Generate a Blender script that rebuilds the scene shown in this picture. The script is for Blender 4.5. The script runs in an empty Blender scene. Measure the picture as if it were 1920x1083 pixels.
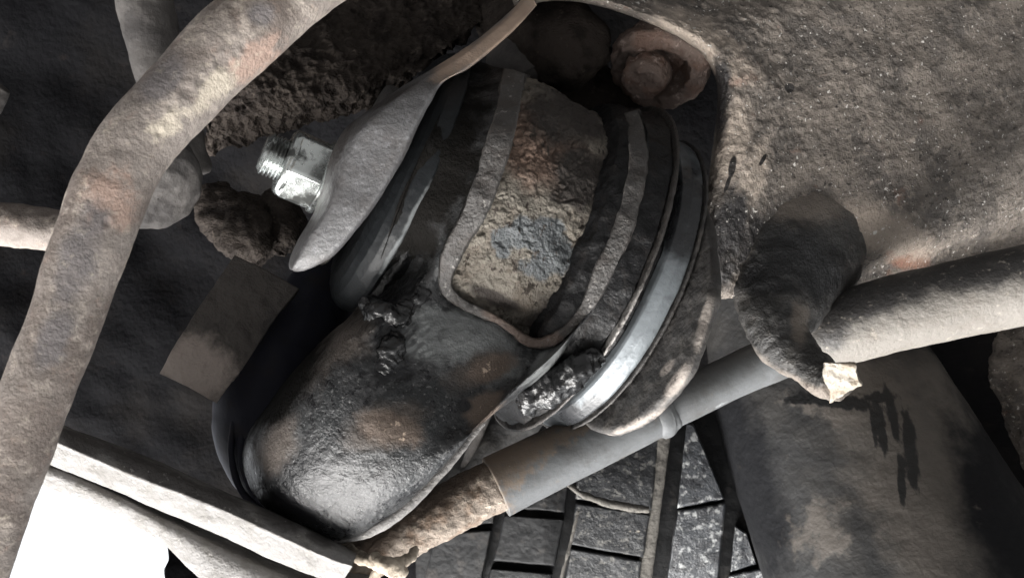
import bpy, bmesh, math, random
import numpy as np
from mathutils import Vector, Matrix

random.seed(7)
SC = bpy.context.scene
COL = SC.collection

# ------------------------------------------------------------------ camera
HFOV = math.radians(60.0)
F = 960.0 / math.tan(HFOV / 2)          # focal length in photo pixels (1920 wide)
PITCH = math.radians(130.0)
CAM = np.array([0.0, 0.0, 0.28])
RT = np.array([1.0, 0.0, 0.0])
FW = np.array([0.0, math.cos(PITCH), math.sin(PITCH)])
UP = np.array([0.0, -math.sin(PITCH), math.cos(PITCH)])
cam_d = bpy.data.cameras.new("camera")
cam = bpy.data.objects.new("camera", cam_d)
COL.objects.link(cam)
cam.matrix_world = Matrix(((RT[0], UP[0], -FW[0], CAM[0]), (RT[1], UP[1], -FW[1], CAM[1]),
                           (RT[2], UP[2], -FW[2], CAM[2]), (0, 0, 0, 1)))
cam_d.sensor_fit = 'HORIZONTAL'
cam_d.angle = HFOV
cam_d.clip_start = 0.005
cam_d.clip_end = 3000
cam_d.dof.use_dof = True
cam_d.dof.focus_distance = 0.285
cam_d.dof.aperture_fstop = 24.0
SC.camera = cam

# ------------------------------------------------------------------ sky, sun, exposure
SUN_EL = math.radians(22)
SUN_AZ = math.radians(-24)              # from +Y towards +X
sv = Vector((math.cos(SUN_EL) * math.sin(SUN_AZ), math.cos(SUN_EL) * math.cos(SUN_AZ), math.sin(SUN_EL)))
w = bpy.data.worlds.new("World")
SC.world = w
w.use_nodes = True
nt = w.node_tree
bg = nt.nodes["Background"]
sky = nt.nodes.new("ShaderNodeTexSky")
sky.sky_type = 'NISHITA'
sky.sun_disc = False
sky.sun_elevation = SUN_EL
sky.sun_rotation = SUN_AZ
sky.air_density = 1.4
sky.dust_density = 3.0
hs = nt.nodes.new('ShaderNodeHueSaturation')      # thin white overcast
hs.inputs['Saturation'].default_value = 0.12
nt.links.new(sky.outputs[0], hs.inputs['Color'])
nt.links.new(hs.outputs[0], bg.inputs[0])
bg.inputs[1].default_value = 0.15
sun_d = bpy.data.lights.new("sun", 'SUN')
sun_d.energy = 0.95
sun_d.angle = math.radians(50)
sun_d.color = (1.0, 0.99, 0.975)
sun = bpy.data.objects.new("sun", sun_d)
COL.objects.link(sun)
sun.rotation_euler = sv.to_track_quat('Z', 'Y').to_euler()
SC.view_settings.view_transform = 'Standard'
SC.view_settings.look = 'None'
SC.view_settings.gamma = 1.0
SC.view_settings.exposure = 2.3
SC.cycles.max_bounces = 6
SC.cycles.use_denoising = True

# ------------------------------------------------------------------ geometry helpers (camera-frame millimetres -> world metres)
def px3(x, y, z):
    return np.array([(x - 960.0) * z / F, (y - 541.5) * z / F, z], float)

def to_world(A):
    A = np.asarray(A, float)
    return (CAM + (A[..., 0:1] * RT - A[..., 1:2] * UP + A[..., 2:3] * FW) * 0.001)

def to_px(A):
    return 960 + F * A[..., 0] / A[..., 2], 541.5 + F * A[..., 1] / A[..., 2]

_rng = np.random.default_rng(11)
_perm = np.concatenate([_rng.permutation(512)] * 3)
_grad = _rng.normal(size=(512, 3))
_grad /= np.linalg.norm(_grad, axis=1)[:, None]

def gnoise(p):
    i = np.floor(p).astype(int)
    f = p - i
    u = f * f * f * (f * (f * 6 - 15) + 10)
    i &= 511
    out = 0
    for dx in (0, 1):
        wx = u[..., 0] if dx else 1 - u[..., 0]
        for dy in (0, 1):
            wy = u[..., 1] if dy else 1 - u[..., 1]
            for dz in (0, 1):
                wz = u[..., 2] if dz else 1 - u[..., 2]
                h = _perm[_perm[_perm[(i[..., 0] + dx) & 511] + ((i[..., 1] + dy) & 511)] + ((i[..., 2] + dz) & 511)]
                g = _grad[h]
                d = g[..., 0] * (f[..., 0] - dx) + g[..., 1] * (f[..., 1] - dy) + g[..., 2] * (f[..., 2] - dz)
                out = out + wx * wy * wz * d
    return out * 1.6

def fbm(p, size, octv=3, ridged=False):
    q = np.asarray(p, float) / size + 37.3
    a, s, t = 1.0, 0.0, 0.0
    for _ in range(octv):
        n = gnoise(q)
        if ridged:
            n = 1 - 2 * np.abs(n)
        s = s + a * n
        t += a
        a *= 0.5
        q = q * 2.03 + 11.7
    return s / t

def cr(C, n, closed=False):
    """Catmull-Rom through C (k,...) resampled to n samples along axis 0."""
    C = np.asarray(C, float)
    k = len(C)
    t = np.linspace(0, k if closed else k - 1, n, endpoint=not closed)
    i = np.floor(t).astype(int)
    if not closed:
        i = np.minimum(i, k - 2)
    f = (t - i).reshape((-1,) + (1,) * (C.ndim - 1))
    def g(j):
        if closed:
            return C[j % k]
        lo = (j < 0); hi = (j > k - 1)
        r = C[np.clip(j, 0, k - 1)].copy()
        r[lo] = 2 * C[0] - C[1]
        r[hi] = 2 * C[-1] - C[-2]
        return r
    a, b, c, d = g(i - 1), g(i), g(i + 1), g(i + 2)
    return 0.5 * (2 * b + (c - a) * f + (2 * a - 5 * b + 4 * c - d) * f ** 2 + (3 * b - a - 3 * c + d) * f ** 3)

def patch(ctrl, n, m, closed_u=False, closed_v=False):
    """ctrl[rows][cols] = (px, py, depth) -> (n, m, 3) camera-frame grid."""
    A = np.array([[px3(*c) for c in row] for row in ctrl])
    A = cr(A, n, closed_u)
    A = np.swapaxes(cr(np.swapaxes(A, 0, 1), m, closed_v), 0, 1)
    return A

def grid_normals(G, cu, cv):
    du = np.gradient(G, axis=0)
    dv = np.gradient(G, axis=1)
    if cu:
        du = (np.roll(G, -1, 0) - np.roll(G, 1, 0)) / 2
    if cv:
        dv = (np.roll(G, -1, 1) - np.roll(G, 1, 1)) / 2
    n = np.cross(du, dv)
    l = np.linalg.norm(n, axis=-1, keepdims=True)
    return n / np.maximum(l, 1e-9)

def make_obj(name, verts_cam, faces, mat, parent=None, smooth=True, attrs=None):
    V = to_world(verts_cam)
    base = np.array(parent['_base']) if (parent is not None and '_base' in parent) else None
    if base is None:
        base = V.mean(axis=0)
    me = bpy.data.meshes.new(name)
    me.from_pydata((V - base).tolist(), [], faces)
    me.materials.append(mat)
    if smooth:
        me.polygons.foreach_set('use_smooth', [True] * len(me.polygons))
    for k, v in (attrs or {}).items():
        a = me.attributes.new(k, 'FLOAT', 'POINT')
        a.data.foreach_set('value', np.asarray(v, np.float32).ravel())
    me.update()
    o = bpy.data.objects.new(name, me)
    COL.objects.link(o)
    if parent is not None:
        o.parent = parent
        o['_base'] = base.tolist()
    else:
        o.location = base
        o['_base'] = base.tolist()
    return o

def blob_mask(A, blobs):
    """soft elliptical stains (px, py, rx, ry, rot) evaluated where the surface stands."""
    x, y = to_px(A)
    m = np.zeros(x.shape)
    for (cx, cy, rx, ry, rot) in blobs:
        c, s = math.cos(math.radians(rot)), math.sin(math.radians(rot))
        dx, dy = x - cx, y - cy
        u = (dx * c + dy * s) / rx
        v = (-dx * s + dy * c) / ry
        m = np.maximum(m, np.clip(1.5 - np.sqrt(u * u + v * v), 0, 1))
    return m

def grid_obj(name, G, mat, parent=None, cu=False, cv=False, disp=(), masks=None, thick=None, smooth=True, caps=False, dmask=None, dents=()):
    n, m = G.shape[:2]
    N = grid_normals(G, cu, cv)
    if not (cu or cv):
        if (N * G).sum(-1).mean() > 0:
            N = -N
    else:
        c = G.reshape(-1, 3).mean(0)
        ring = G.mean(axis=(1 if cv else 0), keepdims=True)
        if (N * (G - ring)).sum() < 0:
            N = -N
    A = G.copy()
    d = np.zeros((n, m))
    for t in disp:
        if len(t) > 3 and t[3] == 'crack':
            w_ = fbm(G, t[0], 3)
            k_ = np.clip(fbm(G + 91.0, t[0] * 2.2, 2) * 2 + 0.55, 0, 1)      # cracks open only here and there
            d -= t[1] * k_ * np.exp(-(w_ / t[2]) ** 2)
            d += t[1] * 0.5 * k_ * np.clip(w_ * 4, -1, 1)                     # one lip stands a little higher
        else:
            d += t[1] * fbm(G, t[0], t[2] if len(t) > 2 else 3, len(t) > 3 and t[3])
    if dmask is not None:
        d = d * dmask
    if dents:
        gx, gy = to_px(G)
        front = np.clip(-(N * G).sum(-1) / np.linalg.norm(G, axis=-1) * 3, 0, 1)
        for (cx, cy, rr_, amp) in dents:
            q_ = np.hypot(gx - cx, gy - cy) / rr_
            d -= front * amp * 0.4 * (0.7 + 0.6 * fbm(G, 2.0, 2)) * (np.exp(-q_ ** 2 * 1.6) - 0.35 * np.exp(-(q_ - 1.35) ** 2 * 6))
    A = A + N * d[..., None]
    idx = np.arange(n * m).reshape(n, m)
    a = idx if cu else idx[:-1]
    b = np.roll(idx, -1, 0) if cu else idx[1:]
    if cv:
        q = np.stack([a, b, np.roll(b, -1, 1), np.roll(a, -1, 1)], -1)
    else:
        q = np.stack([a[:, :-1], b[:, :-1], b[:, 1:], a[:, 1:]], -1)
    faces = q.reshape(-1, 4).tolist()
    # orientation
    f0 = q.reshape(-1, 4)
    P = A.reshape(-1, 3)
    fn = np.cross(P[f0[:, 1]] - P[f0[:, 0]], P[f0[:, 2]] - P[f0[:, 0]])
    # camera-frame is left-handed relative to world's (y down) but (right, down, forward) is right-handed
    if (fn * N.reshape(-1, 3)[f0[:, 0]]).sum() < 0:
        faces = [f[::-1] for f in faces]
    if caps and cv:
        faces.append(idx[0].tolist()); faces.append(idx[-1].tolist()[::-1])
    at = {k: blob_mask(A, v).ravel() for k, v in (masks or {}).items()}
    o = make_obj(name, A.reshape(-1, 3), faces, mat, parent, smooth, at)
    if thick:
        md = o.modifiers.new('solid', 'SOLIDIFY')
        md.thickness = thick * 0.001
        md.offset = -1
    return o

def tube(name, ctrl, mat, parent=None, n=120, m=48, disp=(), masks=None, flat=None, dome=(True, True), dents=()):
    """ctrl = (px, py, depth, radius px); swept circle with rounded ends."""
    C = np.array([list(px3(a, b, c)) + [r * c / F] for a, b, c, r in ctrl])
    S = cr(C, n)
    p, r = S[:, :3], S[:, 3]
    t = np.gradient(p, axis=0)
    t /= np.linalg.norm(t, axis=1)[:, None]
    u = np.cross(t[0], [0, 0, 1.0]); u /= np.linalg.norm(u)
    rows = []
    ang = np.linspace(0, 2 * np.pi, m, endpoint=False)
    fr = []
    for i in range(n):
        u = u - t[i] * (u @ t[i]); u /= np.linalg.norm(u)
        fr.append((u.copy(), np.cross(t[i], u)))
    def ringat(i, off, rr):
        uu, vv = fr[i]
        fl = 1.0 if flat is None else flat
        return p[i] + t[i] * off + rr * (np.cos(ang)[:, None] * uu + fl * np.sin(ang)[:, None] * vv)
    if dome[0]:
        for a in np.radians([88, 70, 50, 30, 12]):
            rows.append(ringat(0, -r[0] * 0.25 * math.sin(a), r[0] * (0.72 + 0.28 * math.cos(a)) if a < 1.5 else r[0] * 0.01))
    else:
        rows.append(ringat(0, 0, r[0] * 0.01)); rows.append(ringat(0, 0, r[0] * 0.97))
    for i in range(n):
        rows.append(ringat(i, 0, r[i]))
    if dome[1]:
        for a in np.radians([12, 30, 50, 70, 88]):
            rows.append(ringat(n - 1, r[-1] * 0.25 * math.sin(a), r[-1] * (0.72 + 0.28 * math.cos(a)) if a < 1.5 else r[-1] * 0.01))
    else:
        rows.append(ringat(n - 1, 0, r[-1] * 0.97)); rows.append(ringat(n - 1, 0, r[-1] * 0.01))
    return grid_obj(name, np.array(rows), mat, parent, cv=True, disp=disp, masks=masks, dents=dents)

def lathe(name, Q, ax, prof, mat, parent=None, m=160, n=None, disp=(), masks=None, arc=None, facets=None, hexf=None):
    """prof = (t, R) along the axis ax from Q, camera-frame mm."""
    ax = np.asarray(ax, float); ax = ax / np.linalg.norm(ax)
    e = np.cross(ax, [0, 0, 1.0]); e /= np.linalg.norm(e)
    g = np.cross(ax, e)
    prof = np.asarray(prof, float)
    if n:
        prof = cr(prof, n)
    ang = np.linspace(0, 2 * np.pi, m, endpoint=False)
    k = np.ones(m)
    if hexf:
        k = 1.0 / np.cos(((ang + hexf) % (math.pi / 3)) - math.pi / 6)
        k = np.minimum(k, 1.12)
    dirs = np.cos(ang)[:, None] * e + np.sin(ang)[:, None] * g
    G = Q + prof[:, 0][:, None, None] * ax + (prof[:, 1][:, None] * k)[:, :, None] * dirs
    return grid_obj(name, G, mat, parent, cv=True, disp=disp, masks=masks)

def dense(prof, step=0.5):
    """linear resample of a profile so corners stay crisp but get vertices to displace"""
    out = []
    for (a, b), (c, d) in zip(prof[:-1], prof[1:]):
        k = max(1, int(math.hypot(c - a, d - b) / step))
        for i in range(k):
            out.append((a + (c - a) * i / k, b + (d - b) * i / k))
    out.append(prof[-1])
    return out

def thing(name, label, cat, at, group=None, kind=None):
    o = bpy.data.objects.new(name, None)
    COL.objects.link(o)
    b = to_world(px3(*at))
    o.location = b
    o['_base'] = b.tolist()
    o.empty_display_size = 0.01
    tag(o, label, cat, group, kind)
    return o

def tag(o, label=None, cat=None, group=None, kind=None):
    if label: o['label'] = label
    if cat: o['category'] = cat
    if group: o['group'] = group
    if kind: o['kind'] = kind
    return o

# ------------------------------------------------------------------ materials
def mat(name, base, rough=0.8, overlays=(), bumps=(), metal=0.0, spec=0.4, rvar=0.0, rscale=300):
    """overlays: dict(scale, lo, hi, col, rough, metal, attr, detail, mix)"""
    M = bpy.data.materials.new(name)
    M.use_nodes = True
    t = M.node_tree
    N, L = t.nodes, t.links
    b = N["Principled BSDF"]
    tc = N.new("ShaderNodeTexCoord").outputs['Object']
    def noise(scale, detail=5, rough_=0.6, stretch=None):
        n = N.new("ShaderNodeTexNoise")
        n.inputs['Scale'].default_value = scale
        n.inputs['Detail'].default_value = detail
        n.inputs['Roughness'].default_value = rough_
        if stretch:
            mp = N.new("ShaderNodeMapping")
            mp.inputs['Scale'].default_value = stretch
            mp.inputs['Rotation'].default_value = (0.3, 0.5, 0.8)
            L.new(tc, mp.inputs[0]); L.new(mp.outputs[0], n.inputs['Vector'])
        else:
            L.new(tc, n.inputs['Vector'])
        return n.outputs['Fac']
    def rng(sock, lo, hi):
        r = N.new("ShaderNodeMapRange")
        r.interpolation_type = 'SMOOTHSTEP'
        L.new(sock, r.inputs[0])
        r.inputs[1].default_value = lo
        r.inputs[2].default_value = hi
        return r.outputs[0]
    def mth(op, a, b_):
        m = N.new("ShaderNodeMath"); m.operation = op
        for i, s in enumerate((a, b_)):
            if isinstance(s, (int, float)): m.inputs[i].default_value = s
            else: L.new(s, m.inputs[i])
        return m.outputs[0]
    rgb = N.new("ShaderNodeRGB"); rgb.outputs[0].default_value = (*base, 1)
    csock = rgb.outputs[0]
    v = N.new("ShaderNodeValue"); v.outputs[0].default_value = rough
    rsock = v.outputs[0]
    v = N.new("ShaderNodeValue"); v.outputs[0].default_value = metal
    msock = v.outputs[0]
    v = N.new("ShaderNodeValue"); v.outputs[0].default_value = spec
    ssock = v.outputs[0]
    for o in overlays:
        nz = noise(o.get('scale', 200), o.get('detail', 6), o.get('nr', 0.62), o.get('stretch'))
        if 'attr' in o:
            a = N.new("ShaderNodeAttribute"); a.attribute_name = o['attr']
            s = mth('ADD', a.outputs['Fac'], mth('MULTIPLY', mth('SUBTRACT', nz, 0.5), o.get('break', 1.5)))
            fac = rng(s, o.get('lo', 0.22), o.get('hi', 0.95))
        else:
            fac = rng(nz, o['lo'], o['hi'])
        if 'mix' in o:
            fac = mth('MULTIPLY', fac, o['mix'])
        mx = N.new("ShaderNodeMix"); mx.data_type = 'RGBA'
        L.new(fac, mx.inputs[0]); L.new(csock, mx.inputs[6]); mx.inputs[7].default_value = (*o['col'], 1)
        csock = mx.outputs[2]
        for key in ('rough', 'metal', 'spec'):
            if key in o:
                mf = N.new("ShaderNodeMix")
                L.new(fac, mf.inputs[0])
                L.new({'rough': rsock, 'metal': msock, 'spec': ssock}[key], mf.inputs[2])
                mf.inputs[3].default_value = o[key]
                if key == 'rough': rsock = mf.outputs[0]
                elif key == 'metal': msock = mf.outputs[0]
                else: ssock = mf.outputs[0]
    if rvar:
        rsock = mth('ADD', rsock, mth('MULTIPLY', mth('SUBTRACT', noise(rscale, 6), 0.5), rvar))
    L.new(csock, b.inputs['Base Color'])
    L.new(rsock, b.inputs['Roughness'])
    L.new(msock, b.inputs['Metallic'])
    L.new(ssock, b.inputs['Specular IOR Level'])
    prev = None
    for bp in bumps:
        scale, dist = bp[0], bp[1]
        h = noise(scale, bp[2] if len(bp) > 2 else 5, 0.6, bp[3] if len(bp) > 3 else None)
        bn = N.new("ShaderNodeBump")
        bn.inputs['Strength'].default_value = 1.0
        bn.inputs['Distance'].default_value = dist
        L.new(h, bn.inputs['Height'])
        if prev is not None:
            L.new(prev, bn.inputs['Normal'])
        prev = bn.outputs[0]
    if prev is not None:
        L.new(prev, b.inputs['Normal'])
    return M

mm = 0.001
M_PLATE = mat('crusted_plate', (0.140, 0.120, 0.103), 0.72, [
    dict(scale=60, lo=0.40, hi=0.66, col=(0.072, 0.063, 0.056)),
    dict(scale=260, lo=0.52, hi=0.70, col=(0.20, 0.172, 0.148)),
    dict(scale=420, lo=0.58, hi=0.67, col=(0.030, 0.025, 0.022)),
    dict(scale=90, lo=0.63, hi=0.74, col=(0.11, 0.068, 0.052)),
    dict(scale=150, attr='rust', col=(0.19, 0.10, 0.07)),
    dict(scale=130, attr='dust_sheen', col=(0.29, 0.245, 0.205), rough=0.85),
    dict(scale=170, attr='oil', col=(0.022, 0.020, 0.020), rough=0.48),
    dict(scale=300, attr='pit', col=(0.012, 0.010, 0.009), lo=0.4, hi=0.7, **{'break': 0.6}),
    dict(scale=620, lo=0.665, hi=0.70, col=(0.5, 0.48, 0.45), rough=0.25, detail=2)],
    bumps=[(130, 1.4 * mm), (420, 1.5 * mm), (1300, 0.6 * mm)], rvar=0.3)
M_EAR = mat('bracket_steel', (0.074, 0.073, 0.075), 0.50, [
    dict(scale=120, lo=0.42, hi=0.68, col=(0.055, 0.052, 0.052)),
    dict(scale=500, lo=0.56, hi=0.7, col=(0.12, 0.12, 0.125), rough=0.36),
    dict(scale=150, attr='rust', col=(0.23, 0.17, 0.13), rough=0.8),
    dict(scale=150, attr='oil', col=(0.03, 0.027, 0.026), rough=0.5)],
    bumps=[(160, 0.5 * mm), (700, 0.35 * mm)], rvar=0.25)
M_DARKEAR = mat('dark_bracket_steel', (0.034, 0.032, 0.031), 0.62, [
    dict(scale=100, lo=0.45, hi=0.7, col=(0.060, 0.055, 0.050)),
    dict(scale=150, attr='dust_sheen', col=(0.22, 0.195, 0.175), rough=0.85),
    dict(scale=300, lo=0.58, hi=0.7, col=(0.025, 0.022, 0.02))],
    bumps=[(130, 1.2 * mm), (500, 0.5 * mm)], rvar=0.3)
M_ARM = mat('oily_arm_steel', (0.016, 0.017, 0.018), 0.30, [
    dict(scale=70, lo=0.42, hi=0.62, col=(0.034, 0.034, 0.035), rough=0.40),
    dict(scale=300, lo=0.52, hi=0.62, col=(0.005, 0.005, 0.006), rough=0.22),
    dict(scale=700, lo=0.58, hi=0.68, col=(0.10, 0.10, 0.10), rough=0.5),
    dict(scale=120, attr='dust_sheen', col=(0.125, 0.130, 0.130), rough=0.5, lo=0.3, hi=1.0, **{'break': 2.4}),
    dict(scale=110, attr='brown', col=(0.052, 0.043, 0.037), rough=0.6),
    dict(scale=150, attr='rust', col=(0.105, 0.080, 0.064), rough=0.7, lo=0.2, hi=0.9),
    dict(scale=330, attr='rust', col=(0.42, 0.33, 0.26), rough=0.8, lo=1.30, hi=1.55, **{'break': 3.4}),
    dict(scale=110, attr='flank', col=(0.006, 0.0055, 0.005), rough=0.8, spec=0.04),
    dict(scale=130, attr='oil', col=(0.005, 0.005, 0.006), rough=0.20)],
    bumps=[(120, 0.25 * mm), (480, 0.45 * mm), (1300, 0.3 * mm)], rvar=0.35, spec=0.36)
M_RIM = mat('rim_metal', (0.048, 0.045, 0.043), 0.62, [
    dict(scale=150, lo=0.45, hi=0.65, col=(0.04, 0.035, 0.032)),
    dict(scale=200, attr='rust', col=(0.095, 0.070, 0.058)),
    dict(scale=500, lo=0.6, hi=0.7, col=(0.17, 0.16, 0.15), rough=0.45)],
    bumps=[(200, 1.0 * mm), (800, 0.4 * mm)], rvar=0.2)
M_BARREL = mat('dried_mud_barrel', (0.122, 0.109, 0.091), 0.88, [
    dict(scale=110, lo=0.46, hi=0.66, col=(0.095, 0.079, 0.063)),
    dict(scale=330, lo=0.55, hi=0.68, col=(0.165, 0.150, 0.128)),
    dict(scale=100, attr='brown', col=(0.095, 0.062, 0.046)),
    dict(scale=100, attr='dark', col=(0.028, 0.023, 0.020)),
    dict(scale=170, attr='steel', col=(0.062, 0.067, 0.070), rough=0.40, metal=0.1, lo=0.40, hi=0.75, detail=10, **{'break': 2.2}),
    dict(scale=300, lo=0.64, hi=0.68, col=(0.028, 0.021, 0.017)),
    dict(scale=240, lo=0.60, hi=0.64, col=(0.03, 0.023, 0.018), stretch=(1.6, 0.6, 1.0))],
    bumps=[(110, 1.6 * mm), (330, 1.8 * mm), (1100, 0.5 * mm)], rvar=0.15)
M_RUBBER = mat('oily_rubber', (0.006, 0.006, 0.0065), 0.42, [
    dict(scale=160, lo=0.52, hi=0.72, col=(0.017, 0.015, 0.014), rough=0.7)],
    bumps=[(160, 0.8 * mm), (600, 0.5 * mm)], rvar=0.3, spec=0.22)
M_BAND = mat('worn_steel_band', (0.15, 0.166, 0.178), 0.40, [
    dict(scale=180, lo=0.48, hi=0.75, col=(0.085, 0.095, 0.103), rough=0.5),
    dict(scale=160, attr='oil', col=(0.02, 0.021, 0.023), rough=0.28, metal=0.0),
    dict(scale=160, attr='dust_sheen', col=(0.12, 0.105, 0.09), rough=0.7, metal=0.0)],
    bumps=[(350, 0.25 * mm)], metal=0.25, rvar=0.2, spec=0.4)
M_LEFTBAND = mat('black_steel_band', (0.007, 0.008, 0.009), 0.45, [
    dict(scale=200, lo=0.55, hi=0.7, col=(0.011, 0.012, 0.013)),
    dict(scale=260, attr='dust_sheen', col=(0.085, 0.090, 0.092), rough=0.4)],
    bumps=[(400, 0.3 * mm)], metal=0.0, rvar=0.15, spec=0.16)
M_LIP = mat('washer_edge', (0.040, 0.037, 0.035), 0.42, [
    dict(scale=400, attr='dust_sheen', col=(0.22, 0.21, 0.20), rough=0.45, lo=0.2, hi=0.8),
    dict(scale=500, lo=0.48, hi=0.62, col=(0.05, 0.045, 0.042))],
    bumps=[(700, 0.6 * mm)], metal=0.3, rvar=0.2)
M_GREASE = mat('black_grease', (0.005, 0.005, 0.0055), 0.24, [
    dict(scale=400, lo=0.58, hi=0.7, col=(0.014, 0.013, 0.012), rough=0.45)],
    bumps=[(350, 0.5 * mm, 4, (1, 1, 3))], spec=0.5, rvar=0.15)
M_ZINC = mat('zinc_plated_steel', (0.60, 0.63, 0.62), 0.22, [
    dict(scale=350, lo=0.50, hi=0.70, col=(0.36, 0.38, 0.38), rough=0.4),
    dict(scale=75, lo=0.54, hi=0.64, col=(0.06, 0.062, 0.06), rough=0.35, metal=0.5)],
    bumps=[(200, 0.06 * mm)], metal=0.9, rvar=0.1)
M_TUBE = mat('dirty_tube', (0.175, 0.152, 0.136), 0.80, [
    dict(scale=40, lo=0.40, hi=0.62, col=(0.105, 0.085, 0.074)),
    dict(scale=130, lo=0.52, hi=0.68, col=(0.27, 0.235, 0.205)),
    dict(scale=120, lo=0.62, hi=0.70, col=(0.055, 0.046, 0.042)),
    dict(scale=200, attr='rust', col=(0.225, 0.160, 0.130), detail=10, nr=0.72, lo=0.1, hi=1.0, **{'break': 3.2}),
    dict(scale=110, attr='dark', col=(0.105, 0.094, 0.093), **{'break': 2.2}),
    dict(scale=220, attr='dust_sheen', col=(0.34, 0.30, 0.245), detail=10, nr=0.72, lo=0.1, hi=1.0, **{'break': 3.4})],
    bumps=[(90, 0.35 * mm), (420, 0.4 * mm), (1100, 0.3 * mm)], rvar=0.2)
M_DARKTUBE = mat('dark_tube', (0.058, 0.053, 0.050), 0.8, [
    dict(scale=70, lo=0.42, hi=0.65, col=(0.032, 0.029, 0.028))],
    bumps=[(90, 0.4 * mm), (500, 0.4 * mm)])
M_SLEEVE = mat('grey_sleeve', (0.098, 0.102, 0.106), 0.50, [
    dict(scale=90, lo=0.45, hi=0.72, col=(0.066, 0.066, 0.066)),
    dict(scale=320, attr='rust', col=(0.155, 0.125, 0.10), rough=0.9, **{'break': 2.4}),
    dict(scale=500, lo=0.70, hi=0.75, col=(0.4, 0.4, 0.4)),
    dict(scale=260, attr='scuff', col=(0.42, 0.44, 0.45), rough=0.4, lo=0.9, hi=1.5, **{'break': 2.4})],
    bumps=[(500, 0.15 * mm), (120, 0.3 * mm)], rvar=0.15)
M_RUSTROD = mat('rusty_rod', (0.19, 0.158, 0.130), 0.85, [
    dict(scale=120, lo=0.45, hi=0.65, col=(0.15, 0.105, 0.075)),
    dict(scale=350, lo=0.58, hi=0.68, col=(0.40, 0.345, 0.28)),
    dict(scale=200, attr='dark', col=(0.10, 0.075, 0.058))],
    bumps=[(200, 1.4 * mm), (700, 0.8 * mm)])
M_BAR = mat('dusty_bar', (0.128, 0.118, 0.106), 0.72, [
    dict(scale=80, lo=0.45, hi=0.68, col=(0.11, 0.098, 0.086)),
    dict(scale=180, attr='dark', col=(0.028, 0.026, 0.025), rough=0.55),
    dict(scale=350, lo=0.60, hi=0.70, col=(0.20, 0.18, 0.155))],
    bumps=[(150, 0.6 * mm), (600, 0.3 * mm)], rvar=0.2)
M_HOOK = mat('oily_hook', (0.028, 0.027, 0.026), 0.48, [
    dict(scale=140, lo=0.46, hi=0.66, col=(0.060, 0.056, 0.052)),
    dict(scale=170, lo=0.1, hi=1.0, attr='dust_sheen', col=(0.135, 0.115, 0.098), rough=0.85),
    dict(scale=150, attr='oil', col=(0.008, 0.008, 0.0085), rough=0.42),
    dict(scale=700, lo=0.71, hi=0.75, col=(0.4, 0.4, 0.38), rough=0.3)],
    bumps=[(130, 0.9 * mm), (420, 1.0 * mm), (1200, 0.5 * mm)], rvar=0.3)
M_TIP = mat('scraped_hook_tip', (0.22, 0.20, 0.17), 0.8, [
    dict(scale=180, lo=0.48, hi=0.62, col=(0.18, 0.15, 0.115)),
    dict(scale=420, lo=0.58, hi=0.66, col=(0.10, 0.078, 0.058))], bumps=[(300, 1.5 * mm)])
M_BEAM = mat('dirty_beam', (0.155, 0.149, 0.144), 0.7, [
    dict(scale=110, lo=0.44, hi=0.62, col=(0.115, 0.108, 0.10)),
    dict(scale=160, attr='dark', col=(0.05, 0.046, 0.044)),
    dict(scale=450, lo=0.62, hi=0.72, col=(0.27, 0.26, 0.245))],
    bumps=[(150, 0.9 * mm), (600, 0.4 * mm)], rvar=0.2)
M_STRUT = mat('painted_strut', (0.020, 0.0198, 0.020), 0.6, [
    dict(scale=40, lo=0.46, hi=0.62, col=(0.034, 0.032, 0.030), mix=0.7),
    dict(scale=70, attr='dust_sheen', col=(0.075, 0.067, 0.059), rough=0.85),
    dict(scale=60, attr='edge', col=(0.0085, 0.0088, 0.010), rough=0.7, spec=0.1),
    dict(scale=120, attr='pale', col=(0.088, 0.078, 0.069), rough=0.85, lo=0.4, hi=1.1, **{'break': 3.2}),
    dict(scale=260, attr='oil', col=(0.004, 0.004, 0.0042), rough=0.5, lo=0.40, hi=0.75, stretch=(1.5, 0.5, 1), **{'break': 1.7})],
    bumps=[(120, 0.5 * mm), (500, 0.3 * mm)], rvar=0.2)
M_TYRE = mat('tyre_rubber', (0.009, 0.0093, 0.010), 0.6, [
    dict(scale=120, lo=0.54, hi=0.72, col=(0.036, 0.033, 0.031), rough=0.7)],
    bumps=[(300, 0.5 * mm)], rvar=0.2, spec=0.15)
M_BLOCK = mat('scuffed_tread', (0.014, 0.015, 0.017), 0.46, [
    dict(scale=140, lo=0.48, hi=0.62, col=(0.008, 0.0085, 0.010), rough=0.4),
    dict(scale=330, lo=0.555, hi=0.64, col=(0.10, 0.098, 0.093), rough=0.7),
    dict(scale=110, lo=0.66, hi=0.71, col=(0.20, 0.185, 0.16), rough=0.85)],
    bumps=[(300, 0.4 * mm), (1000, 0.4 * mm)], rvar=0.25, spec=0.35)
M_BLOCKPALE = mat('sheen_tread', (0.034, 0.037, 0.042), 0.36, [
    dict(scale=160, lo=0.46, hi=0.60, col=(0.016, 0.017, 0.020), rough=0.32),
    dict(scale=280, lo=0.54, hi=0.62, col=(0.21, 0.215, 0.215), rough=0.5),
    dict(scale=600, lo=0.60, hi=0.68, col=(0.012, 0.012, 0.013))],
    bumps=[(300, 0.4 * mm), (1000, 0.4 * mm)], rvar=0.25, spec=0.5)
M_MUDEDGE = mat('mud_in_groove', (0.105, 0.098, 0.088), 0.9, [
    dict(scale=300, lo=0.5, hi=0.65, col=(0.045, 0.042, 0.038))], bumps=[(400, 1.0 * mm)])
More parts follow.
